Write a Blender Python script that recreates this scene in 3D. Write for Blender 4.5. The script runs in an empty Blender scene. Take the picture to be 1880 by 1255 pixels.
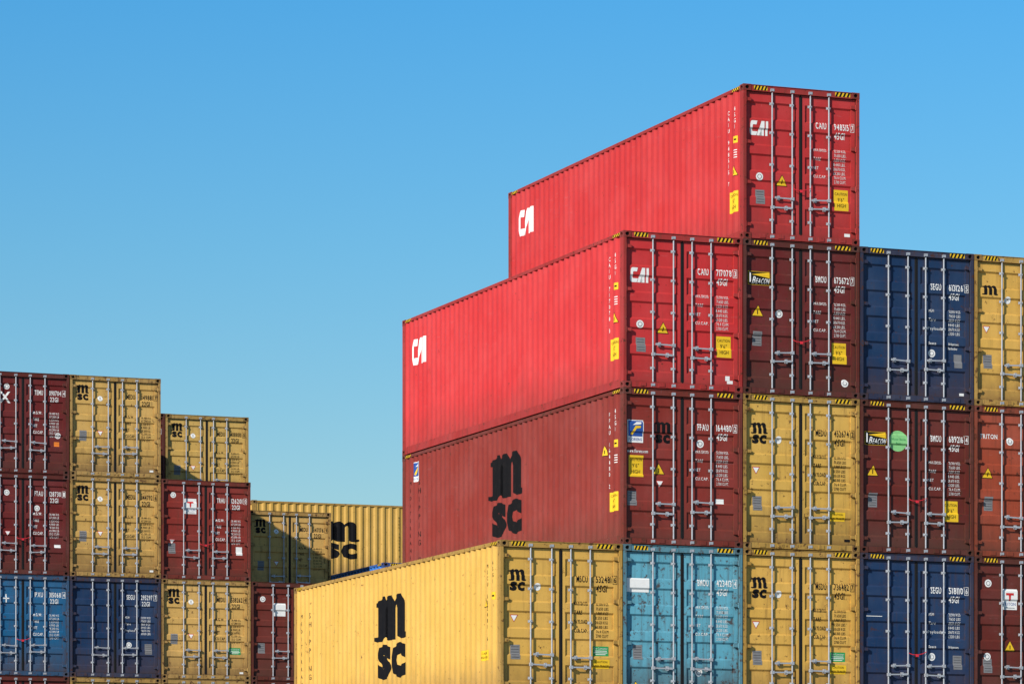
import bpy, bmesh, math, random
from mathutils import Vector
random.seed(7)
S=bpy.context.scene; COL=S.collection
W=2.438
DIM={'40':(12.192,2.913),'20':(6.058,2.611)}
YAW=0.3731; CU,SU=math.cos(YAW),math.sin(YAW)
EYE=2.34

# ------------------------------------------------------------ glyphs (made first, while the scene is empty)
GL={}
def make_glyphs():
    chars="ABCDEFGHIJKLMNOPQRSTUVWXYZ0123456789.,'\"-abcdefghijklmnopqrstuvwxyz/"
    for bold in (0,1,2):
        for ch in chars:
            cu=bpy.data.curves.new('g','FONT'); cu.body=ch; cu.size=1; cu.resolution_u=2
            cu.offset=(0.0,0.016,0.05)[bold]
            ob=bpy.data.objects.new('g',cu); COL.objects.link(ob)
            bpy.context.view_layer.update()
            dg=bpy.context.evaluated_depsgraph_get()
            me=bpy.data.meshes.new_from_object(ob.evaluated_get(dg))
            vs=[(v.co.x,v.co.y) for v in me.vertices]; fs=[tuple(p.vertices) for p in me.polygons]
            bpy.data.objects.remove(ob); bpy.data.meshes.remove(me); bpy.data.curves.remove(cu)
            if vs:
                mx=min(v[0] for v in vs); vs=[(x-mx,y) for x,y in vs]
                GL[ch,bold]=(vs,fs,max(v[0] for v in vs))
make_glyphs()
CAP=max(v[1] for v in GL['H',0][0])
def text(s,x,y,h,mat,layer=0,xs=.75,bold=0,fit=None,anchor='l'):
    k=h/CAP; out=[]; pen=0; items=[]
    for ch in s:
        g=GL.get((ch,bold))
        if g is None: pen+=.35; continue
        items.append((g,pen)); pen+=g[2]+.13
    tot=max(pen-.13,.01)
    if fit: xs=fit/(tot*k)
    off={'l':0,'c':-tot*k*xs/2,'r':-tot*k*xs}[anchor]
    for g,p in items:
        vs=[(x+off+(p+vx)*k*xs,y+vy*k) for vx,vy in g[0]]
        out.append(([vs,g[1]],mat,layer))
    return out
def vtext(s,x,ytop,h,pitch,mat,layer=0,xs=.75,bold=0):
    out=[]
    for i,ch in enumerate(s):
        if ch!=' ': out+=text(ch,x,ytop-h-i*pitch,h,mat,layer,xs,bold,anchor='c')
    return out
def poly(pts,mat,layer=0): return [([list(pts),[tuple(range(len(pts)))]],mat,layer)]
def rect(x,y,w,h,mat,layer=0): return poly([(x-w/2,y-h/2),(x+w/2,y-h/2),(x+w/2,y+h/2),(x-w/2,y+h/2)],mat,layer)
def disc(x,y,r,mat,layer=0,n=20): return poly([(x+r*math.cos(2*math.pi*i/n),y+r*math.sin(2*math.pi*i/n)) for i in range(n)],mat,layer)
def xf(ps,ox,oy,sx,sy,shear=0): 
    return [([[(ox+(x+shear*y)*sx,oy+y*sy) for x,y in g[0]],g[1]],m,l) for g,m,l in ps]

# ------------------------------------------------------------ materials
MAT={}
def nodes(m):
    m.use_nodes=True; nt=m.node_tree; return nt,nt.nodes['Principled BSDF']
def paint(name,c,rust=.35,rough=.48,grime=True):
    if name in MAT: return MAT[name]
    m=bpy.data.materials.new(name); nt,b=nodes(m); N=nt.nodes; Lk=nt.links
    geo=N.new('ShaderNodeNewGeometry')
    def noise(scale,detail,vec=(1,1,1),off=0,rg=.6):
        mp=N.new('ShaderNodeMapping'); mp.inputs['Scale'].default_value=vec; mp.inputs['Location'].default_value=(off,off*1.7,off*.3)
        Lk.new(geo.outputs['Position'],mp.inputs[0])
        n=N.new('ShaderNodeTexNoise'); n.inputs['Scale'].default_value=scale; n.inputs['Detail'].default_value=detail; n.inputs['Roughness'].default_value=rg
        Lk.new(mp.outputs[0],n.inputs['Vector']); return n.outputs['Fac']
    def ramp(src,a,bb,va=0,vb=1):
        r=N.new('ShaderNodeMapRange'); r.inputs[1].default_value=a; r.inputs[2].default_value=bb; r.inputs[3].default_value=va; r.inputs[4].default_value=vb
        Lk.new(src,r.inputs[0]); return r.outputs[0]
    def mix(fac,c1,c2,bt='MIX'):
        x=N.new('ShaderNodeMixRGB'); x.blend_type=bt
        if isinstance(fac,float): x.inputs[0].default_value=fac
        else: Lk.new(fac,x.inputs[0])
        for i,cc in ((1,c1),(2,c2)):
            if isinstance(cc,tuple): x.inputs[i].default_value=(*cc,1)
            else: Lk.new(cc,x.inputs[i])
        return x.outputs[0]
    def math2(op,a,bv):
        x=N.new('ShaderNodeMath'); x.operation=op; Lk.new(a,x.inputs[0])
        if isinstance(bv,float): x.inputs[1].default_value=bv
        else: Lk.new(bv,x.inputs[1])
        return x.outputs[0]
    off=random.uniform(0,40)
    faded=tuple(min(.9,x*1.05+.018) for x in c); dark=tuple(x*.72 for x in c)
    col=mix(ramp(noise(.8,5,off=off),.40,.66),c,faded)
    col=mix(ramp(noise(1.0,5,(5,5,.3),off+3),.50,.74,0,.14+.5*rust),col,dark)
    col=mix(ramp(noise(3.4,7,off=off+9,rg=.72),.54,.72,0,.34),col,dark)
    # fine scuffs
    col=mix(ramp(noise(1.0,7,(3,3,22),off+13,.7),.62,.69,0,.34),col,tuple(min(.8,x*.8+.11) for x in c))
    col=mix(ramp(noise(1.0,7,(26,26,2.2),off+17,.75),.65,.70,0,.40),col,tuple(min(.8,x*.8+.15) for x in c))
    st=ramp(noise(1.0,6,(12,12,.7),off+5,.65),.58-.06*rust,.75,0,.70*min(1,rust*1.6))
    col=mix(st,col,(.085,.038,.022))
    if grime:
        tc=N.new('ShaderNodeTexCoord'); sp_=N.new('ShaderNodeSeparateXYZ'); Lk.new(tc.outputs['Object'],sp_.inputs[0])
        zz=math2('SUBTRACT',sp_.outputs[2],math2('MULTIPLY',noise(2.5,6,(1,1,.6),off+21,.7),1.2))
        col=mix(ramp(zz,.30,-.42,0,.68*min(1,.35+rust)),col,(.075,.04,.028))
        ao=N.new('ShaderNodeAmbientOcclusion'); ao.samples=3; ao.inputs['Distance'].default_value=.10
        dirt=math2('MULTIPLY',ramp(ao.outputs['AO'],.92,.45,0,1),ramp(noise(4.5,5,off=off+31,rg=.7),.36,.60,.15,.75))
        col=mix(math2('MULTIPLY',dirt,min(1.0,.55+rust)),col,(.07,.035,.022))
    sp=ramp(noise(9,8,off=off+2,rg=.75),.65-.10*rust,.68-.09*rust,0,.85)
    col=mix(sp,col,(.075,.028,.015))
    Lk.new(col,b.inputs['Base Color'])
    rr=ramp(noise(3,4,off=off),.3,.7,rough-.08,rough+.2); Lk.new(rr,b.inputs['Roughness'])
    bp=N.new('ShaderNodeBump'); bp.inputs['Strength'].default_value=.32; bp.inputs['Distance'].default_value=.02
    Lk.new(noise(2.2,3,off=off+1,rg=.5),bp.inputs['Height']); Lk.new(bp.outputs[0],b.inputs['Normal'])
    b.inputs['Specular IOR Level'].default_value=.25
    MAT[name]=m; return m
def ink(name,c,rough=.6,wear=.62,wc=None,metal=0,spec=.3):
    m=bpy.data.materials.new(name); nt,b=nodes(m); N=nt.nodes; Lk=nt.links
    geo=N.new('ShaderNodeNewGeometry'); n=N.new('ShaderNodeTexNoise'); n.inputs['Scale'].default_value=11; n.inputs['Detail'].default_value=6; n.inputs['Roughness'].default_value=.7
    Lk.new(geo.outputs['Position'],n.inputs['Vector'])
    r=N.new('ShaderNodeMapRange'); r.inputs[1].default_value=.5; r.inputs[2].default_value=wear+.12; r.inputs[4].default_value=.5
    Lk.new(n.outputs['Fac'],r.inputs[0])
    x=N.new('ShaderNodeMixRGB'); Lk.new(r.outputs[0],x.inputs[0]); x.inputs[1].default_value=(*c,1)
    x.inputs[2].default_value=(*(wc or tuple(v*.55 for v in c)),1)
    Lk.new(x.outputs[0],b.inputs['Base Color']); b.inputs['Roughness'].default_value=rough; b.inputs['Metallic'].default_value=metal
    b.inputs['Specular IOR Level'].default_value=spec
    MAT[name]=m; return m
ink('white',(.86,.86,.84),wc=(.70,.68,.65)); ink('black',(.009,.009,.011),.85,wc=(.022,.019,.018),spec=.08); ink('yellow_sign',(.85,.53,.02),wc=(.6,.38,.04))
ink('red_sign',(.6,.03,.03)); ink('blue_sign',(.02,.08,.33)); ink('green_sign',(.03,.33,.10)); ink('lime_sign',(.26,.62,.24)); ink('grey_plate',(.22,.22,.23),wc=(.14,.12,.11))
ink('orange_sign',(.8,.22,.03)); ink('faded_ink',(.05,.035,.03),.8,wc=(.14,.09,.05),spec=.1)
ink('galvanised',(.47,.49,.53),.45,wc=(.22,.19,.17),metal=.3); ink('rubber',(.012,.012,.013),.8); ink('seal_red',(.7,.03,.05))
ink('hole',(.006,.005,.005),.9)

# ------------------------------------------------------------ mesh helper
class MB:
    def __init__(s): s.v=[];s.f=[];s.m=[]
    def quad(s,a,b,c,d,m=0):
        n=len(s.v); s.v+=[a,b,c,d]; s.f.append((n,n+1,n+2,n+3)); s.m.append(m)
    def box(s,x0,x1,y0,y1,z0,z1,m=0):
        n=len(s.v); s.v+=[(x0,y0,z0),(x1,y0,z0),(x1,y1,z0),(x0,y1,z0),(x0,y0,z1),(x1,y0,z1),(x1,y1,z1),(x0,y1,z1)]
        for q in ((0,3,2,1),(4,5,6,7),(0,1,5,4),(1,2,6,5),(2,3,7,6),(3,0,4,7)): s.f.append(tuple(n+i for i in q)); s.m.append(m)
    def tube(s,a,b,r,n=10,m=0):
        a=Vector(a);b=Vector(b);d=(b-a).normalized(); u=d.orthogonal().normalized(); w=d.cross(u); k=len(s.v)
        for p in (a,b):
            for i in range(n):
                t=2*math.pi*i/n; s.v.append(tuple(p+u*r*math.cos(t)+w*r*math.sin(t)))
        for i in range(n): s.f.append((k+i,k+(i+1)%n,k+n+(i+1)%n,k+n+i)); s.m.append(m)
        s.f.append(tuple(k+i for i in range(n))[::-1]); s.m.append(m); s.f.append(tuple(k+n+i for i in range(n))); s.m.append(m)
    def data(s,name,mats=()):
        me=bpy.data.meshes.new(name); me.from_pydata(s.v,[],s.f)
        me.materials.append(MAT['rubber'])
        for mt in mats: me.materials.append(MAT[mt])
        for p,mm in zip(me.polygons,s.m): p.material_index=mm
        me.update(); return me
def link(name,me,mat,parent,loc=(0,0,0)):
    o=bpy.data.objects.new(name,me); COL.objects.link(o); o.parent=parent; o.location=loc
    if mat is not None:
        o.material_slots[0].link='OBJECT'; o.material_slots[0].material=mat
    return o

# ------------------------------------------------------------ container geometry
def sper(L):
    n=round((L-.36)/.2775); return n,(L-.36)/n
def sprof(L):
    n,p=sper(L); pts=[]
    for i in range(n):
        y=.18+i*p; a=p*.26; c=p*.24
        pts+=[(y,0),(y+a/2,0),(y+a/2+c,1),(y+a*1.5+c,1),(y+a*1.5+2*c,0)]
    pts.append((L-.18,0)); 
    q=[pts[0]]
    for t in pts[1:]:
        if t[0]-q[-1][0]>1e-6: q.append(t)
    return q
SP={k:sprof(DIM[k][0]) for k in DIM}
def snap(sz,k):
    n,p=sper(DIM[sz][0]); return .18+round((k-.18-.245)/p)*p+.245
XO=.014; DEP=.034
def sx(sz,y):
    P=SP[sz]
    if y<=P[0][0]: return 0.0
    if y>=P[-1][0]: return 0.0
    for (a,va),(b,vb) in zip(P,P[1:]):
        if a<=y<=b: return XO+DEP*(va+(vb-va)*(y-a)/(b-a))
    return XO
YF=.062; REC=.030; ST=.085
LEAF=((.07,1.212),(1.226,2.368))
def dprof(sz):
    H=DIM[sz][1]; z0,z1=.13,H-.13; n=5
    a=z0+.10; bb=z1-.10; p=(bb-a)/n; q=[(z0,0)]
    for i in range(n):
        c=a+(i+.5)*p; h=p*.27
        q+=[(c-h-.035,0),(c-h,1),(c+h,1),(c+h+.035,0)]
    q.append((z1,0)); return q
DP={k:dprof(k) for k in DIM}
def dy(sz,x,z):
    if not any(a+ST<x<b-ST for a,b in LEAF): return YF
    P=DP[sz]
    for (a,va),(b,vb) in zip(P,P[1:]):
        if a<=z<=b: return YF+REC*(va+(vb-va)*(z-a)/(b-a))
    return YF
def hole(mb,o,u,v,n,w,h):
    o,u,v,n=map(Vector,(o,u,v,n)); N8=12; k=len(mb.v)
    cx=o+u*w/2+v*h/2; cor=[o,o+u*w,o+u*w+v*h,o+v*h]
    for c in cor: mb.v.append(tuple(c))
    for i in range(N8):
        t=2*math.pi*(i+.5)/N8-math.pi*.75-math.pi/N8
        p=cx+u*w*.27*math.cos(t)+v*h*.30*math.sin(t); mb.v.append(tuple(p))
    for i in range(N8): mb.v.append(tuple(Vector(mb.v[k+4+i])-n*.03))
    q=N8//4
    for c in range(4):
        for i in range(q):
            a=c*q+i; b=(a+1)%N8
            mb.f.append((k+c,k+4+b,k+4+a)); mb.m.append(0)
        mb.f.append((k+c,k+(c+1)%4,k+4+((c+1)*q)%N8)); mb.m.append(0)
    for i in range(N8):
        j=(i+1)%N8; mb.f.append((k+4+i,k+4+j,k+4+N8+j,k+4+N8+i)); mb.m.append(0)
    mb.f.append(tuple(k+4+N8+i for i in range(N8))); mb.m.append(1)
CW,CL,CH=.162,.178,.118
mb=MB()
hole(mb,(0,0,0),(1,0,0),(0,0,1),(0,-1,0),CW,CH); hole(mb,(CW,CL,0),(-1,0,0),(0,0,1),(0,1,0),CW,CH)
hole(mb,(0,CL,0),(0,-1,0),(0,0,1),(-1,0,0),CL,CH); hole(mb,(CW,0,0),(0,1,0),(0,0,1),(1,0,0),CL,CH)
mb.quad((0,0,0),(0,CL,0),(CW,CL,0),(CW,0,0)); mb.quad((0,0,CH),(CW,0,CH),(CW,CL,CH),(0,CL,CH))
CAST=mb.data('corner_casting',('hole',))
ME={}
for sz,(L,H) in DIM.items():
    b=MB()
    for y0,y1 in ((.004,.16),(L-.16,L-.004)):
        for x0,x1 in ((.003,.062),(W-.062,W-.003)): b.box(x0,x1,y0,y1,CH,H-CH)
    b.box(CW,W-CW,.008,.12,H-.122,H-.012); b.box(CW,W-CW,L-.12,L-.008,H-.122,H-.012)
    b.box(CW,W-CW,.008,.2,.014,.122); b.box(CW,W-CW,L-.2,L-.008,.014,.122)
    for s in (0,1):
        f=lambda a,c:(a,c) if not s else (W-c,W-a)
        b.box(*f(.008,.07),CL,L-CL,H-.075,H-.012); b.box(*f(.008,.055),CL,L-CL,.014,.16)
        b.box(*f(.03,.06),CL,L-CL,.16,.175)
    for x in (.32,.7,1.55,2.0):
        b.box(x+.02,x+.14,-.002,.008,.035,.105)
    b.box(.07,W-.07,-.006,.03,H-.014,H-.006)
    ME[sz,'frame']=b.data('frame')
    for s in (0,1):
        b=MB(); P=SP[sz]
        for (a,va),(c,vc) in zip(P,P[1:]):
            xa,xc=XO+DEP*va,XO+DEP*vc
            if s: xa,xc=W-xa,W-xc
            b.quad((xa,a,.16),(xa,a,H-.07),(xc,c,H-.07),(xc,c,.16))
        for a in (.15,L-.18):
            xx=XO if not s else W-XO
            b.quad((xx,a,.16),(xx,a,H-.07),(xx,a+.03,H-.07),(xx,a+.03,.16))
        ME[sz,'side',s]=b.data('side_panel')
    b=MB(); n=9; p=(W-.12)/n
    for i in range(n):
        x=.06+i*p; ys=[(x,L-.02),(x+p*.2,L-.02),(x+p*.4,L-.06),(x+p*.8,L-.06),(x+p,L-.02)]
        for (a,ya),(c,yc) in zip(ys,ys[1:]): b.quad((a,ya,.12),(c,yc,.12),(c,yc,H-.12),(a,ya,H-.12))
    ME[sz,'end']=b.data('end_panel')
    b=MB(); n=round((L-.3)/.21); p=(L-.3)/n
    for i in range(n):
        y=.15+i*p; zs=[(y,H-.03),(y+p*.4,H-.03),(y+p*.5,H-.05),(y+p*.9,H-.05),(y+p,H-.03)]
        for (a,za),(c,zc) in zip(zs,zs[1:]): b.quad((.06,a,za),(W-.06,a,za),(W-.06,c,zc),(.06,c,zc))
    b.box(.06,W-.06,.1,.15,H-.05,H-.028); b.box(.06,W-.06,L-.15,L-.1,H-.05,H-.028)
    ME[sz,'roof']=b.data('roof')
    b=MB(); b.box(.055,W-.055,.2,L-.2,.13,.16)
    for i in range(int(L/.45)): b.box(.055,W-.055,.35+i*.43,.41+i*.43,.03,.13)
    ME[sz,'floor']=b.data('floor')
    for li,(xa,xb) in enumerate(LEAF):
        b=MB(); z0,z1=.13,H-.13; P=DP[sz]
        b.box(xa,xb,YF+.032,YF+.05,z0,z1)
        b.quad((xa,YF,z0),(xa+ST,YF,z0),(xa+ST,YF,z1),(xa,YF,z1)); b.quad((xb-ST,YF,z0),(xb,YF,z0),(xb,YF,z1),(xb-ST,YF,z1))
        b.quad((xa,YF,z0),(xa,YF,z1),(xa,YF+.05,z1),(xa,YF+.05,z0)); b.quad((xb,YF,z0),(xb,YF+.05,z0),(xb,YF+.05,z1),(xb,YF,z1))
        b.quad((xa,YF,z1),(xb,YF,z1),(xb,YF+.05,z1),(xa,YF+.05,z1)); b.quad((xa,YF,z0),(xa,YF+.05,z0),(xb,YF+.05,z0),(xb,YF,z0))
        for (a,va),(c,vc) in zip(P,P[1:]):
            ya,yc=YF+REC*va,YF+REC*vc
            b.quad((xa+ST,ya,a),(xb-ST,ya,a),(xb-ST,yc,c),(xa+ST,yc,c))
            if va or vc:
                for x in (xa+ST,xb-ST): b.quad((x,YF,a),(x,YF,c),(x,yc,c),(x,ya,a))
        ME[sz,'door',li]=b.data('door')
        b=MB(); g=.012; y0,y1=YF-.012,YF+.045
        b.box(xa-g,xa,y0,y1,z0-g,z1+g); b.box(xb,xb+g-.006,y0,y1,z0-g,z1+g); b.box(xa,xb,y0,y1,z0-g,z0); b.box(xa,xb,y0,y1,z1,z1+g)
        if li==0: b.box(xb-.026,xb-.001,YF-.004,YF-.001,z0+.02,z1-.02)
        else: b.box(xa+.001,xa+.026,YF-.004,YF-.001,z0+.02,z1-.02)
        ME[sz,'gasket',li]=b.data('gasket')
    b=MB(); b.tube((0,.028,.05),(0,.028,H-.05),.015,10)
    for z in (.045,H-.105): 
        b.box(-.032,.032,.0,.052,z,z+.05); b.box(-.05,-.032,-.002,.03,z-.01,z+.045)
    for z in (.36,H*.5-.05,H*.5+.55,H-.36):
        b.box(-.045,.045,.050,YF-.0015,z,z+.05); b.box(-.022,.022,.007,.050,z+.012,z+.038)
    ME[sz,'rod']=b.data('locking_rod')
    for j,sg in ((0,1),(1,-1)):
        b=MB()
        def bx(x0,x1,*a):
            x0,x1=sorted((x0*sg,x1*sg)); b.box(x0,x1,*a)
        bx(.02,.38,-.008,.002,-.013,.013); bx(-.025,.03,-.012,.05,-.03,.03); bx(.30,.38,-.016,-.0085,-.02,.02); bx(.27,.31,.003,YF-.002,-.04,.04)
        ME[sz,'handle',j]=b.data('handle')
b=MB(); b.box(-.055,.10,.018,YF-.002,-.03,.03); b.tube((0,.022,-.05),(0,.022,.05),.016,8); HIN=[b.data('hinge')]
b=MB(); b.box(-.10,.055,.018,YF-.002,-.03,.03); b.tube((0,.022,-.05),(0,.022,.05),.016,8); HIN.append(b.data('hinge'))
RODX=(.61,1.03,1.41,1.80)

def decal(name,parent,polys,surf,sz,label=None):
    L,H=DIM[sz]; bm=bmesh.new(); mats=[]
    for (vs,fs),mt,ly in polys:
        if mt not in mats: mats.append(mt)
        bv=[bm.verts.new((x,y,ly*.0025)) for x,y in vs]
        for f in fs:
            try: bf=bm.faces.new([bv[i] for i in f]); bf.material_index=mats.index(mt)
            except ValueError: pass
    bmesh.ops.triangulate(bm,faces=[f for f in bm.faces if len(f.verts)>4])
    xs=[v.co.x for v in bm.verts]; ys=[v.co.y for v in bm.verts]
    if surf=='door':
        for z,_ in DP[sz]:
            if min(ys)<z<max(ys): bmesh.ops.bisect_plane(bm,geom=bm.verts[:]+bm.edges[:]+bm.faces[:],plane_co=(0,z,0),plane_no=(0,1,0))
        for a,bb in LEAF:
            for x in (a+ST,bb-ST):
                if min(xs)<x<max(xs): bmesh.ops.bisect_plane(bm,geom=bm.verts[:]+bm.edges[:]+bm.faces[:],plane_co=(x,0,0),plane_no=(1,0,0))
    elif surf=='side':
        for y,_ in SP[sz]:
            if min(xs)<y<max(xs): bmesh.ops.bisect_plane(bm,geom=bm.verts[:]+bm.edges[:]+bm.faces[:],plane_co=(y,0,0),plane_no=(1,0,0))
    V=[];F=[];M=[]
    for f in bm.faces:
        c=f.calc_center_median(); n=len(V)
        for v in f.verts:
            u,vv,w=v.co
            if surf=='door':
                z=c.y+(vv-c.y)*.9999
                V.append((u,dy(sz,c.x,z)-.003-w,vv))
            elif surf=='side': 
                y=c.x+(u-c.x)*.9999; V.append((sx(sz,y)-.003-w,u,vv))
            elif surf=='rail': V.append((.005-w,u,vv))
            elif surf=='header': V.append((u,.005-w,vv))
        F.append(tuple(range(n,len(V)))); M.append(f.material_index)
    bm.free()
    me=bpy.data.meshes.new(name); me.from_pydata(V,[],F)
    for mt in mats: me.materials.append(MAT[mt])
    for p,mm in zip(me.polygons,M): p.material_index=mm
    me.update()
    o=bpy.data.objects.new(name,me); COL.objects.link(o); o.parent=parent
    if label: o['label']=label
    return o
def flip(ps,k,v): # logo coordinates (x right, y up) -> side coordinates (u = k - x)
    return [([[(k-x,v+y) for x,y in g[0]],g[1]],m,l) for g,m,l in ps]

# marks
def m_cai(mat='white'):
    P=poly([(.0,.26),(.05,.12),(.14,.03),(.28,0),(.96,0),(1.16,.27),(.44,.27),(.37,.31),(.34,.38),(.34,.62),(.37,.69),(.44,.73),(.92,.73),(1.06,1),(.28,1),(.14,.97),(.05,.88),(0,.74)],mat)
    P+=poly([(1.04,0),(1.42,0),(1.80,.56),(1.80,0),(2.13,0),(2.13,1),(1.68,1)],mat)
    P+=poly([(2.33,0),(2.68,0),(2.68,1),(2.33,1)],mat)
    return P
def arc(cx,cy,r,ry,a0,a1,n=6): return [(cx+r*math.cos(math.radians(a0+(a1-a0)*i/n)),cy+ry*math.sin(math.radians(a0+(a1-a0)*i/n))) for i in range(n+1)]
def m_m(mat='black'):
    pts=[(.06,.10),(.06,.66),(-.05,.68),(-.05,.76),(.12,.80),(.20,.86),(.28,.86),(.30,.78)]
    pts+=arc(.47,.66,.17,.20,115,20,6)
    pts+=[(.64,.76)]+arc(.80,.66,.18,.20,115,0,8)
    pts+=[(.98,.12),(1.06,.12),(1.06,.04),(.96,0),(.84,0),(.76,.06)]
    pts+=[(.76,.60)]+arc(.695,.60,.055,.08,0,180,5)+[(.64,.0),(.42,.0)]
    pts+=[(.42,.60)]+arc(.35,.60,.06,.08,0,180,5)+[(.29,.08),(.22,0),(-.02,0),(-.09,.03),(-.09,.10)]
    return poly(pts,mat)
def m_msc(mat='black'):
    P=m_m(mat)
    for ch,x0 in (('s',.02),('c',.53)):
        vs,fs,w=GL[ch,2]; y0=min(v[1] for v in vs); y1=max(v[1] for v in vs)
        P+=[([[(x0+vx/w*.47,-.74+(vy-y0)/(y1-y0)*.68) for vx,vy in vs],fs],mat,0)]
    return P
def m_caution(x,z,w=.30,h=.40):
    return rect(x,z,w,h,'yellow_sign')+text('CAUTION',x,z+h*.24,h*.13,'black',1,anchor='c',fit=w*.86)+text("9'6\"",x,z-h*.06,h*.18,'black',1,anchor='c',fit=w*.45)+text('HIGH',x,z-h*.34,h*.17,'black',1,anchor='c',fit=w*.6)
def m_trailer(x,z,w=.34,h=.17):
    return rect(x,z,w,h,'yellow_sign')+text('CAUTION',x,z+.02,.04,'black',1,anchor='c',fit=w*.7)+text('HIGH TRAILER',x,z-.055,.04,'black',1,anchor='c',fit=w*.9)
def m_tri(x,z,s=.25):
    t=lambda k:[(x-s*.5*k,z-s*.36*k),(x+s*.5*k,z-s*.36*k),(x,z+s*.5*k)]
    return poly(t(1),'black')+poly(t(.86),'yellow_sign',1)+rect(x,z-.01,.018,s*.3,'black',2)
def m_inv(x,z,s=.16):
    t=lambda k:[(x-s*.5*k,z+s*.36*k),(x+s*.5*k,z+s*.36*k),(x,z-s*.5*k)]
    return poly(t(1),'red_sign')+poly(t(.78),'white',1)
def m_disc(x,z,r=.075): return disc(x,z,r,'white')+disc(x,z,r*.62,'grey_plate',1)+disc(x,z,r*.45,'white',2)
def m_badge(x,z,s=.12): return disc(x,z,s*.58,'white')+text('M',x,z-.025,.05,'black',1,anchor='c')
def m_plate(x,z,w=.19,h=.27):
    P=rect(x,z,w,h,'grey_plate')
    for i in range(5): P+=rect(x,z-h*.36+i*h*.18,w*.8,.006,'black',1)
    return P
def m_eco(x,z): return rect(x,z,.32,.18,'green_sign')+text('Eco-Container',x,z+.035,.035,'white',1,anchor='c',fit=.27)+rect(x,z+.005,.25,.012,'white',1)+rect(x,z-.028,.27,.012,'white',1)+rect(x,z-.06,.2,.012,'white',1)
def m_beacon(x,z):
    P=rect(x,z,.46,.255,'yellow_sign')+rect(x,z,.445,.24,'black',1)+poly([(x-.16,z+.065),(x+.215,z+.115),(x+.215,z+.005)],'yellow_sign',2)+rect(x-.185,z+.01,.028,.19,'white',2)
    T_=text('B',0,0,.125,'white',2,fit=.065,bold=1)+text('EACON',.078,0,.095,'white',2,fit=.275,bold=1)
    return P+[([[(x-.15+a+b*.25,z-.102+b) for a,b in g[0]],g[1]],m,l) for g,m,l in T_]
def m_florens(x,z):
    return rect(x,z,.33,.42,'white')+rect(x,z+.05,.30,.29,'blue_sign',1)+poly([(x-.10,z-.06),(x-.05,z-.07),(x+.02,z+.05),(x+.10,z+.06),(x+.11,z+.10),(x-.0,z+.10)],'yellow_sign',2)+poly([(x-.06,z+.11),(x+.02,z+.17),(x+.12,z+.17),(x+.11,z+.13),(x+.03,z+.12)],'white',2)+text('FLORENS',x,z-.175,.05,'blue_sign',1,anchor='c',fit=.28,bold=1)
def m_triton(x,z):
    return rect(x,z,.34,.40,'white')+rect(x,z+.10,.17,.045,'red_sign',1)+poly([(x-.025,z+.08),(x+.025,z+.08),(x+.015,z-.03),(x-.015,z-.03)],'red_sign',1)+text('TRITON',x,z-.12,.06,'blue_sign',1,anchor='c',fit=.28)+rect(x,z-.165,.24,.012,'grey_plate',1)
def m_lime(x,z): return disc(x,z,.2,'lime_sign',0,28)+text('Water Borne',x,z+.01,.045,'green_sign',1,anchor='c',fit=.3)+text('Paint',x,z-.07,.045,'green_sign',1,anchor='c')
def stripes(x0,x1,z0,z1):
    P=poly([(x0,z0),(x1,z0),(x1,z1),(x0,z1)],'yellow_sign'); n=4; p=(x1-x0)/n
    for i in range(n):
        a=x0+i*p; P+=poly([(a,z0),(a+p*.5,z0),(a+p*.95,z1),(a+p*.45,z1)],'black',1)
    return P

SMALL40=[("MAX.GROSS","32.500 KGS."),("","71.650 LBS."),("TARE","3.830 KGS."),("","8.440 LBS."),("NET","28.670 KGS."),("","63.210 LBS."),("CU.CAP.","76.4 CU.M."),("","2.700 CU.FT.")]
SMALLM=[("MAXGROSS","32.500 KGS"),("","71.650 LBS"),("TARE","3.880 KGS"),("","8.550 LBS"),("PAYLOAD","28.620 KGS"),("","63.100 LBS"),("CUB.CAP.","76.4 CU.M"),("","2700 CU.FT")]
SMALLD=[("MGW","32500 KGS"),("","71650 LBS"),("Tare","3830 KGS"),("","8440 LBS"),("Payload","28670 KGS"),("","63210 LBS")]
SMALL20=[("M.G.W.","30.480 KG"),("","67.200 LB"),("TARE","2.220 KG"),("","4.900 LB"),("NET","28.260 KG"),("","62.300 LB"),("CU.CAP.","33.2 CUM"),("","1.170 CFT")]

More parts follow.
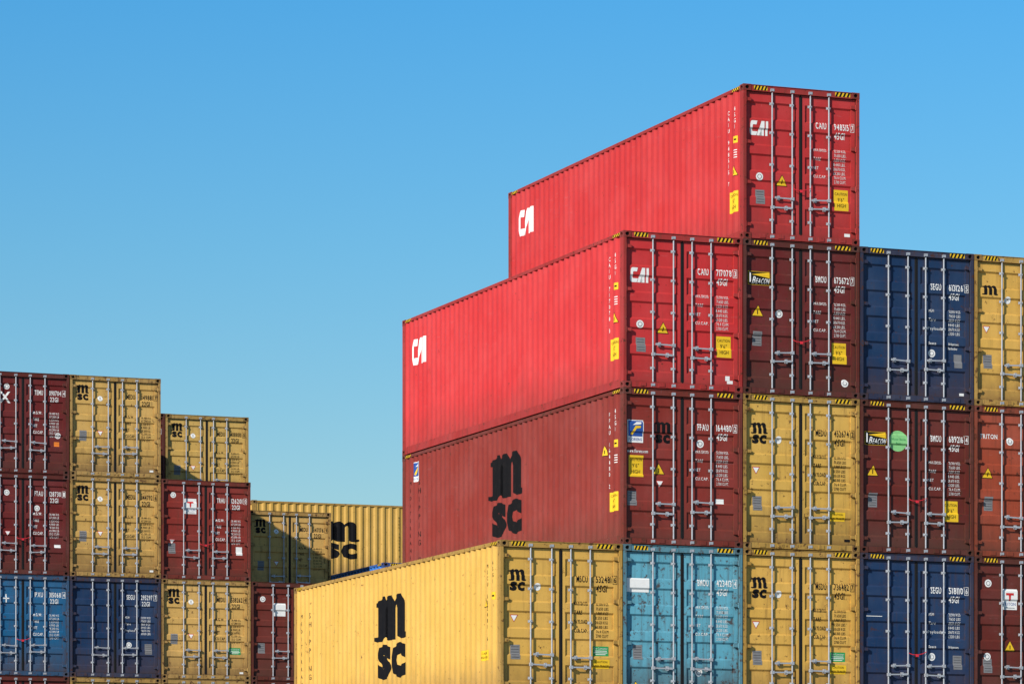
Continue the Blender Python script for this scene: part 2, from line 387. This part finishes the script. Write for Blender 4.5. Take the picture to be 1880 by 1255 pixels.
GOLD=(.68,.395,.083)
COLS={'bright red':(.52,.032,.034),'maroon':(.135,.014,.012),'yellow':GOLD,'navy':(.010,.037,.105),'light blue':(.115,.375,.50),
 'dark red':(.225,.028,.020),'orange brown':(.36,.065,.028),'brown red':(.135,.022,.015),'blue':(.010,.100,.225),'pale yellow':(.62,.38,.105),'crimson':(.135,.014,.014),'bright blue':(.03,.20,.68)}
CNT=[0]
def container(sz,color,pos,rot,label,group='shipping containers stacked in rows',simple=False,rust=.35,matkey=None):
    L,H=DIM[sz]; root=bpy.data.objects.new('shipping_container',None); COL.objects.link(root)
    root.location=pos; root.rotation_euler=(0,0,rot); root.empty_display_size=.5
    root['label']=label; root['category']='container'; root['group']=group
    CNT[0]+=1; key=matkey or '%s_%d'%(color.replace(' ','_'),CNT[0])
    c=COLS[color]; r=random.Random(CNT[0]); 
    if not matkey:
        kf=r.uniform(.93,1.07); c=tuple(min(.85,x*kf*r.uniform(.97,1.03)) for x in c)
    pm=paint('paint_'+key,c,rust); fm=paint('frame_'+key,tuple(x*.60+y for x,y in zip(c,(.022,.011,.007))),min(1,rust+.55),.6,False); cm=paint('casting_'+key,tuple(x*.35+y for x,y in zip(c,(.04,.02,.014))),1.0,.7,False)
    link('frame',ME[sz,'frame'],fm,root)
    for x in (0,W-CW):
        for y in (0,L-CL):
            for z in (0,H-CH): link('corner_casting',CAST,cm,root,(x,y,z))
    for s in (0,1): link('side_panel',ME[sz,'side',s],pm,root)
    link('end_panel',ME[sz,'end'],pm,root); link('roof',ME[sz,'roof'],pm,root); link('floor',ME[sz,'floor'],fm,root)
    doors=[]
    for li in (0,1):
        d=link('door',ME[sz,'door',li],pm,root); doors.append(d)
        link('gasket',ME[sz,'gasket',li],MAT['rubber'],d)
        if simple: continue
        dzr=r.uniform(-.03,.03)
        for j in (0,1):
            x=RODX[li*2+j]; link('locking_rod',ME[sz,'rod'],MAT['galvanised'],d,(x,0,0))
            hd=link('handle',ME[sz,'handle',j],MAT['galvanised'],d,(x,.0,(.62 if j==0 else .80)+dzr+(0 if sz=='40' else -.02)))
            hd.rotation_euler=(0,r.uniform(-.05,.05),0)
        for z in (.28,H*.37,H*.63,H-.28): link('hinge',HIN[li],fm,d,(.07 if li==0 else W-.07,0,z))
    return root,doors

def marks(root,doors,sz,c):
    L,H=DIM[sz]; D0,D1=doors; lc=c.get('ink','white'); T=lambda t:H-t
    zn,zc=(.73,.90) if sz=='40' else (.56,.73)
    own,num,chk=c['num']; hh=.118
    P=text(own,1.535,T(zn),hh,lc,fit=.225,bold=1)+text(num,1.925,T(zn),hh,lc,fit=.31,bold=1)+text(chk,2.287,T(zn)+.005,hh*.85,lc,fit=.045,bold=1)
    P+=text('45G1' if sz=='40' else '22G1',1.94,T(zc),hh,lc,fit=.215,bold=1)
    st=c.get('small','40'); tab={'40':SMALL40,'m':SMALLM,'d':SMALLD,'20':SMALL20}[st]
    z=T(1.16 if sz=='40' else 1.06); dzz=.084
    for i,(a,bb) in enumerate(tab):
        if a: P+=text(a,1.49,z-i*dzz,.072 if st in('m','20') else .055,lc,fit=min(.27,len(a)*.04),bold=1 if st in ('m','20') else 0)
        P+=text(bb,1.925,z-i*dzz,.054,lc,fit=.25)
    decal('lettering',D1,P,'door',sz)
    P=[]
    for (w_,h_,x_,z_) in ((.085,.008,2.307,T(zn)+.133),(.085,.008,2.307,T(zn)-.02),(.008,.145,2.268,T(zn)+.0565),(.008,.145,2.346,T(zn)+.0565)): P+=rect(x_,z_,w_,h_,lc)
    decal('check_digit_box',D1,P,'door',sz)
    for it in c.get('items',()):
        k=it[0]; x,t=it[1],it[2]; p=D0 if x<1.22 else D1
        f={'cai':lambda:xf(m_cai(),x,T(t),.37/2.68,.27,.0),'msc':lambda:xf(m_msc('black'),x,T(t),.30,.25),'m':lambda:xf(m_m('black'),x,T(t),.30,.22),
           'beacon':lambda:m_beacon(x,T(t)),'florens':lambda:m_florens(x,T(t)),'triton':lambda:m_triton(x,T(t)),'lime':lambda:m_lime(x,T(t)),
           'caution':lambda:m_caution(x,T(t)),'trailer':lambda:m_trailer(x,T(t)),'tri':lambda:m_tri(x,T(t)),'inv':lambda:m_inv(x,T(t)),
           'disc':lambda:m_disc(x,T(t)),'badge':lambda:m_badge(x,T(t)),'plate':lambda:m_plate(x,T(t)),'eco':lambda:m_eco(x,T(t)),
           'patch':lambda:rect(x,T(t),it[3],it[4],it[5]),'text':lambda:text(it[3],x,T(t),it[4],it[5],fit=it[6],bold=1)}[k]
        nm={'cai':'logo','msc':'logo','m':'logo','beacon':'logo_sign','florens':'logo_sign','triton':'logo_sign','lime':'round_sticker','caution':'caution_placard','trailer':'caution_placard',
            'tri':'warning_triangle','inv':'warning_triangle','disc':'round_sticker','badge':'sticker','plate':'data_plate','eco':'green_sticker','patch':'sticker','text':'lettering'}[k]
        decal(nm,p,f(),'door',sz)
    if sz=='40':
        decal('hazard_stripe',root,stripes(.22,.50,H-.10,H-.025),'header',sz); decal('hazard_stripe',root,stripes(1.92,2.24,H-.10,H-.025),'header',sz)
        decal('hazard_stripe',root,stripes(.2,.52,H-.07,H-.018),'rail',sz); decal('hazard_stripe',root,stripes(L-.52,L-.2,H-.07,H-.018),'rail',sz)
    if c.get('seal'):
        b=MB(); z=c['seal']; pts=[(1.03,.0,z),(1.1,-.02,z-.03),(1.2,-.02,z-.035),(1.32,-.02,z-.01),(1.41,.0,z+.03)]
        for p,q in zip(pts,pts[1:]): b.tube(p,q,.007,6)
        b.box(1.17,1.23,-.03,-.02,z-.07,z-.02)
        link('security_seal',b.data('security_seal'),MAT['seal_red'],root)

def side_marks(root,sz,c):
    L,H=DIM[sz]; lc=c.get('ink','white'); s=c['side']
    own,num,chk=c['num']; tx=.75 if lc=='white' else .7; th=.075 if lc=='white' else .07
    P=vtext(own+' '+num+' '+chk,0,0,th,.112,lc,xs=tx,bold=0)
    decal('side_lettering',root,flip(P,snap(sz,.74),H-.40),'side',sz)
    P=vtext('45G1' if sz=='40' else '22G1',0,0,th,.112,lc,xs=tx,bold=0); decal('side_lettering',root,flip(P,snap(sz,.42),H-.36),'side',sz)
    if 'near' in s:
        decal('warning_triangle',root,flip(m_tri(0,0,.24),.46,H-1.58),'side',sz)
        decal('sticker',root,flip(rect(0,0,.13,.13,'yellow_sign')+rect(0,0,.07,.03,'black',1),.42,H-.98),'side',sz)
        P=[]
        for i in range(4): P+=rect(0,-i*.045,.10,.016,lc)
        decal('sticker',root,flip(P,.42,H-1.18),'side',sz)
        decal('caution_placard',root,flip(m_caution(0,0,.34,.40),.50,H-2.15),'side',sz)
    if 'msn' in s:
        decal('warning_triangle',root,flip(m_tri(0,0,.24),.95 if 'flo' in s else .80,H-1.10),'side',sz)
        decal('sticker',root,flip(rect(0,0,.12,.14,'yellow_sign')+rect(0,0,.07,.03,'black',1),.42,H-1.0),'side',sz)
        decal('caution_placard',root,flip(m_caution(0,0,.34,.36) if 'flo' in s else m_trailer(0,0,.36,.19),.52 if 'flo' in s else .85,H-2.08),'side',sz)
        if 'flo' in s:
            P=[]
            for i in range(4): P+=rect(0,-i*.045,.10,.016,'white')
            decal('sticker',root,flip(P,.42,H-1.22),'side',sz)
    if 'cai' in s:
        decal('logo',root,flip(xf(m_cai(),0,0,.84/2.68,.55,.0),L-.54,H-1.05),'side',sz)
    if 'msc' in s:
        k=c.get('lk',1.0)
        decal('logo',root,flip(xf(m_msc(),0,0,1.62*k,1.04*k),L/2+.80*k+c.get('lo',0),H*.5-.02),'side',sz)
        if sz=='40':
            ik='faded_ink' if lc=='black' else 'black'
            decal('side_lettering',root,flip(vtext('MEDITERRANEAN',0,0,.075,.160,ik,xs=.9,bold=0),snap(sz,L-.50),H-.60),'side',sz)
            decal('side_lettering',root,flip(vtext('SHIPPING CO.',0,0,.11,.185,ik,xs=1.0,bold=0),snap(sz,L-1.02),H-.60),'side',sz)
        else: decal('side_lettering',root,flip(vtext('MEDITERRANEAN',0,0,.10,.16,'faded_ink',xs=1.0,bold=0),L-.80,H-.32),'side',sz)
    if 'flo' in s: decal('logo_sign',root,flip(m_florens(0,0),L-.85,H-.42),'side',sz)

# ------------------------------------------------------------ placement
RX,RY=2.0746,70.857; LX,LY=-11.463,98.809; RP,LP=2.456,2.4598
def rpos(c,k): return (RX+c*RP*CU,RY+c*RP*SU,(k+2)*2.9165)
def lpos(c,r): return (LX+c*LP*CU,LY+c*LP*SU,(6-r)*2.611)
BX,BY=-7.435-2*LP*CU,107.85-2*LP*SU
def bpos(c,r): return (BX+c*LP*CU,BY+c*LP*SU,(6-r)*2.611)

YM=[('msc',.21,.74),('badge',.76,.84),('inv',.30,1.42),('plate',.32,2.05)]
R40=[('plate',.38,2.10),('tri',.83,1.78),('disc',.36,1.72),('caution',2.08,2.06),('patch',2.2,2.72,.12,.06,'white')]
def mk(sz,color,pos,label,cfg,rust=.35,rot=YAW):
    root,doors=container(sz,color,pos,rot,label,rust=rust)
    marks(root,doors,sz,cfg)
    if cfg.get('side'): side_marks(root,sz,cfg)
    return root
mk('40','bright red',rpos(1,3),'bright red high container alone on top of the tall right-hand stack',dict(num=('CAIU','948515','7'),items=[('cai',.17,.94)]+R40,side=('near','cai'),seal=1.0),.12)
mk('40','bright red',rpos(0,2),'bright red long container standing on the dark red one with the big black side logo',dict(num=('CAIU','717078','3'),items=[('cai',.17,.94)]+R40+[('patch',2.15,2.65,.09,.09,'white')],side=('near','cai')),.15)
mk('40','maroon',rpos(1,2),'maroon container with a black and yellow logo sign, directly under the topmost red container',dict(num=('BMOU','675672','7'),items=[('beacon',.35,.72),('tri',.33,1.35),('disc',.78,1.37),('plate',.32,1.86),('caution',2.04,2.06),('disc',2.15,2.62)],seal=1.05,side=('near',)),.5)
mk('40','navy',rpos(2,2),'navy container topmost of its column, right of the maroon one with the black sign',dict(num=('SEGU','613126','5'),small='d',items=[('text',1.49,1.78,'Seaco',.05,'white',.16),('text',1.92,1.78,'Bridgetown,',.045,'white',.22),('text',1.92,1.86,'Barbados',.045,'white',.2),('disc',1.57,1.95),('patch',2.13,2.08,.17,.26,'grey_plate'),('patch',2.2,2.72,.1,.05,'white')]),.38)
mk('40','yellow',rpos(3,2),'yellow container at the right edge of the photo, topmost of its column',dict(num=('MSCU','704418','2'),ink='black',small='m',items=[('m',.22,.76)]+YM[1:]),.4)
mk('40','dark red',rpos(0,1),'dark red container with a big black side logo, under the longer bright red one',dict(num=('FFAU','164480','2'),items=[('florens',.27,.80),('msc',.68,.82),('text',.10,1.20,'www.florens.com',.06,'white',.42),('caution',.28,1.45),('tri',.75,1.50),('inv',.76,1.76,),('plate',.20,2.05),('disc',1.60,.98),('patch',2.0,2.05,.17,.09,'white')],side=('msn','msc','flo'),lk=1.0),.30)
mk('40','yellow',rpos(1,1),'yellow container left of the brownish red one with the round green sticker',dict(num=('MEDU','452674','2'),ink='black',small='m',items=YM+[('trailer',1.99,2.25),('patch',2.2,2.70,.12,.05,'black')]),.5)
mk('40','brown red',rpos(2,1),'brownish red container with a round light green sticker on its left door',dict(num=('BMOU','689216','4'),items=[('beacon',.35,.72),('lime',.84,.75),('tri',.30,1.35),('plate',.30,1.90),('caution',1.98,2.06)],seal=1.05),.55)
mk('40','orange brown',rpos(3,1),'orange brown container at the right edge of the photo',dict(num=('TRIU','512087','3'),items=[('text',.16,.62,'TRITON',.085,'white',.38),('disc',.80,.66),('tri',.32,1.30),('plate',.34,1.88)],seal=.8),.5)
mk('40','yellow',rpos(-1,0),'long yellow container in the foreground with a big black logo on its sunlit side',dict(num=('MSCU','532481','6'),ink='black',small='m',items=YM+[('eco',2.03,2.00),('trailer',2.03,2.24)],side=('msn','msc')),.28)
mk('40','light blue',rpos(0,0),'light blue container with rust spots and a white patch on its left door',dict(num=('BMOU','423413','4'),items=[('patch',.32,.75,.46,.26,'white'),('plate',.32,2.0,.19,.27),('tri',.28,2.66),('disc',1.57,2.35)]),.9)
mk('40','yellow',rpos(1,0),'yellow container right of the light blue one, green sticker on its right door',dict(num=('MSDU','736482','7'),ink='black',small='m',items=YM+[('eco',2.01,2.00),('trailer',2.01,2.24)]),.45)
mk('40','navy',rpos(2,0),'navy container low on the right, under the one with the round green sticker',dict(num=('SEGU','518110','6'),small='d',items=[('text',1.49,1.78,'Seaco',.05,'white',.16),('text',1.92,1.78,'Bridgetown,',.045,'white',.22),('disc',1.57,1.95),('plate',2.12,2.05),('patch',.32,1.2,.34,.012,'white'),('tri',1.60,2.62)],seal=1.02),.42)
mk('40','brown red',rpos(3,0),'brown red container with a small white logo sign at the lower right of the photo',dict(num=('TRHU','640215','5'),items=[('disc',.34,.50),('triton',.80,.80),('tri',.80,1.72),('disc',.32,1.92),('plate',.32,2.10)]),.45)

L20M=[('msc',.20,.46),('badge',.82,.58),('inv',.82,1.48),('plate',.36,1.56),('patch',2.2,2.42,.1,.05,'white')]
mk('20','crimson',lpos(-1,1),'maroon container cut by the left edge of the photo, topmost of its column',dict(num=('TEMU','090704','4'),small='20',items=[('text',.1,.80,'TEX',.28,'white',.8),('disc',.8,.38),('disc',2.15,1.6),('patch',2.12,1.82,.14,.12,'orange_sign')]),.35)
mk('20','pale yellow',lpos(0,1),'yellow container topmost of the left front row, standing on another yellow one',dict(num=('MEDU','349881','7'),small='20',ink='black',items=L20M),.5)
mk('20','crimson',lpos(-1,2),'maroon container cut by the left edge, between a maroon and a blue one',dict(num=('FTAU','128730','1'),small='20',items=[('disc',1.60,.88),('disc',.8,.5),('inv',.82,1.55),('patch',2.14,1.85,.17,.08,'white')],seal=.95),.35)
mk('20','pale yellow',lpos(0,2),'yellow container on the left with a yellow one on it and a navy one below',dict(num=('MEDU','344792','6'),small='20',ink='black',items=L20M),.5)
mk('20','dark red',lpos(1,2),'red brown container with a white logo sign, in front of the set-back yellow container',dict(num=('TRHU','126201','0'),small='20',items=[('disc',.34,.40),('triton',.80,.68),('plate',.30,1.80),('inv',.3,1.62),('patch',2.14,1.82,.17,.22,'white')],seal=.95),.4)
mk('20','blue',lpos(-1,3),'medium blue container at the left edge of the photo, left of the navy one',dict(num=('IPXU','315068','4'),small='20',items=[('patch',.78,.62,.16,.03,'white'),('patch',.78,.62,.03,.22,'white'),('disc',.5,1.9),('tri',.3,1.6)],seal=.95),.5)
mk('20','navy',lpos(0,3),'navy container low in the left front row, under the two yellow ones',dict(num=('SEGU','295297','7'),small='d',items=[('disc',1.60,1.75),('plate',2.12,1.85)]),.38)
mk('20','pale yellow',lpos(1,3),'yellow container with a small green sticker, under the red brown one with the white sign',dict(num=('MEDU','538262','9'),small='20',ink='black',items=L20M+[('eco',2.02,1.85)]),.5)
mk('20','brown red',lpos(2,3),'red brown container with a blank white label, partly hidden behind the long yellow foreground container',dict(num=('TRHU','208114','1'),small='20',items=[('disc',.34,.45),('patch',.80,.72,.34,.34,'white'),('plate',.30,1.75)]),.45)
mk('20','maroon',lpos(-1,4),'maroon container whose top edge shows at the lower left corner of the photo',dict(num=('FTAU','113205','2'),small='20'),.4)
mk('20','pale yellow',lpos(0,4),'yellow container, only its top edge in the photo, under the left navy one',dict(num=('MEDU','340018','5'),small='20',ink='black',items=L20M),.5)
mk('20','pale yellow',lpos(1,4),'yellow container, only its top edge in the photo, under the one with green sticker',dict(num=('MEDU','340553','8'),small='20',ink='black',items=L20M),.5)
mk('20','maroon',lpos(2,4),'maroon container, only its top edge in the photo, beside the long yellow one',dict(num=('TRHU','118254','6'),small='20'),.4)
# set-back row
mk('20','maroon',bpos(0,1),'maroon container glimpsed as a sliver beside the set-back yellow one',dict(num=('TRHU','225140','2'),small='20'),.4)
mk('20','pale yellow',bpos(1,1),'set-back yellow container standing behind the red brown one with the white sign',dict(num=('MEDU','418800','0'),small='20',ink='black',items=L20M),.45)
mk('20','pale yellow',bpos(2,2),'set-back yellow container half in shadow, before the yellow one seen from its side',dict(num=('MEDU','347176','9'),small='20',ink='black',items=L20M),.45)
mk('20','yellow',(-3.28,132.9,5*2.611),'far yellow container turned with its long logo side to the camera',dict(num=('MEDU','182240','3'),small='20',ink='black',side=('msc',),lk=.78,lo=-.16),.3,rot=YAW+math.pi/2)
mk('40','bright blue',(-3.68,108.95,3*2.9165),'blue container whose top edge peeks over the long yellow foreground container',dict(num=('SEGU','410226','1')),.05)

# hidden lower tiers that carry the stacks
HG='containers of the lower tiers, hidden below and behind'
def hid(sz,pos,i,rot=YAW):
    color=('maroon','yellow','navy','brown red')[i%4]
    container(sz,color,pos,rot,'plain shipping container in the hidden lower tiers that carry the stacks',group=HG,simple=True,matkey='lower_'+color.replace(' ','_'))
i=0
for c in range(-1,4):
    for k in (-1,-2): hid('40',rpos(c,k),i); i+=1
for c in range(-1,3):
    for r in (5,6): hid('20',lpos(c,r),i); i+=1
for c in range(0,3):
    for r in range(2 if c<2 else 3,7): hid('20',bpos(c,r),i); i+=1
for k in range(5): hid('20',(-3.28,132.9,k*2.611),i,YAW+math.pi/2); i+=1
for k in range(3): hid('40',(-3.68,108.95,k*2.9165),i); i+=1

# ------------------------------------------------------------ ground
gm=bpy.data.materials.new('yard_concrete'); nt,b=nodes(gm)
n=nt.nodes.new('ShaderNodeTexNoise'); n.inputs['Scale'].default_value=.4; n.inputs['Detail'].default_value=8
g=nt.nodes.new('ShaderNodeNewGeometry'); nt.links.new(g.outputs['Position'],n.inputs['Vector'])
cr=nt.nodes.new('ShaderNodeValToRGB'); cr.color_ramp.elements[0].color=(.10,.10,.095,1); cr.color_ramp.elements[1].color=(.22,.21,.20,1)
cr.color_ramp.elements[0].position=.35; cr.color_ramp.elements[1].position=.7
nt.links.new(n.outputs['Fac'],cr.inputs[0]); nt.links.new(cr.outputs[0],b.inputs['Base Color']); b.inputs['Roughness'].default_value=.85
me=bpy.data.meshes.new('ground'); me.from_pydata([(-3000,-3000,-.004),(3000,-3000,-.004),(3000,3000,-.004),(-3000,3000,-.004)],[],[(0,1,2,3)]); me.materials.append(gm)
go=bpy.data.objects.new('ground',me); COL.objects.link(go); go['kind']='structure'

# ------------------------------------------------------------ light
du,dv,dz=-1.0,-.60,.56
s=Vector((du*CU-dv*SU, du*SU+dv*CU, dz)).normalized()
sl=bpy.data.lights.new('sun','SUN'); sl.energy=4.9; sl.angle=math.radians(.5); sl.color=(1,.93,.83)
so=bpy.data.objects.new('sun',sl); COL.objects.link(so); so.rotation_euler=s.to_track_quat('Z','Y').to_euler(); so.location=(-30,-30,40)
w=bpy.data.worlds.new('World'); S.world=w; w.use_nodes=True; nt=w.node_tree; bg=nt.nodes['Background']
sk=nt.nodes.new('ShaderNodeTexSky'); sk.sky_type='NISHITA'; sk.sun_disc=False; sk.sun_elevation=math.asin(s.z); sk.sun_rotation=math.atan2(s.x,s.y)
sk.air_density=1.0; sk.dust_density=0.2; sk.ozone_density=3.0; sk.altitude=0
tc=nt.nodes.new('ShaderNodeTexCoord'); sp=nt.nodes.new('ShaderNodeSeparateXYZ'); nt.links.new(tc.outputs['Generated'],sp.inputs[0])
cr=nt.nodes.new('ShaderNodeValToRGB'); nt.links.new(sp.outputs[2],cr.inputs[0])
cr.color_ramp.interpolation='LINEAR'
e=cr.color_ramp.elements; e[0].position=0.0; e[0].color=(1.0,.98,.90,1); e[1].position=.10; e[1].color=(.80,1.0,.98,1)
for p_,c_ in ((.165,(.58,1.05,1.16,1)),(.235,(.38,1.07,1.36,1)),(.5,(.75,.88,.95,1))):
    x=e.new(p_); x.color=c_
mx=nt.nodes.new('ShaderNodeVectorMath'); mx.operation='MULTIPLY'
nt.links.new(sk.outputs[0],mx.inputs[0]); nt.links.new(cr.outputs[0],mx.inputs[1]); nt.links.new(mx.outputs[0],bg.inputs[0]); bg.inputs[1].default_value=.1

# ------------------------------------------------------------ camera
cd=bpy.data.cameras.new('camera'); cd.sensor_width=36; cd.lens=6992.13/1880*36; cd.shift_y=(1629.9-627.5)/1880; cd.clip_end=8000; cd.clip_start=1
co=bpy.data.objects.new('camera',cd); COL.objects.link(co); co.location=(0,0,EYE); co.rotation_euler=(math.pi/2,0,0); S.camera=co
S.view_settings.view_transform='Standard'; S.view_settings.look='None'; S.view_settings.exposure=0
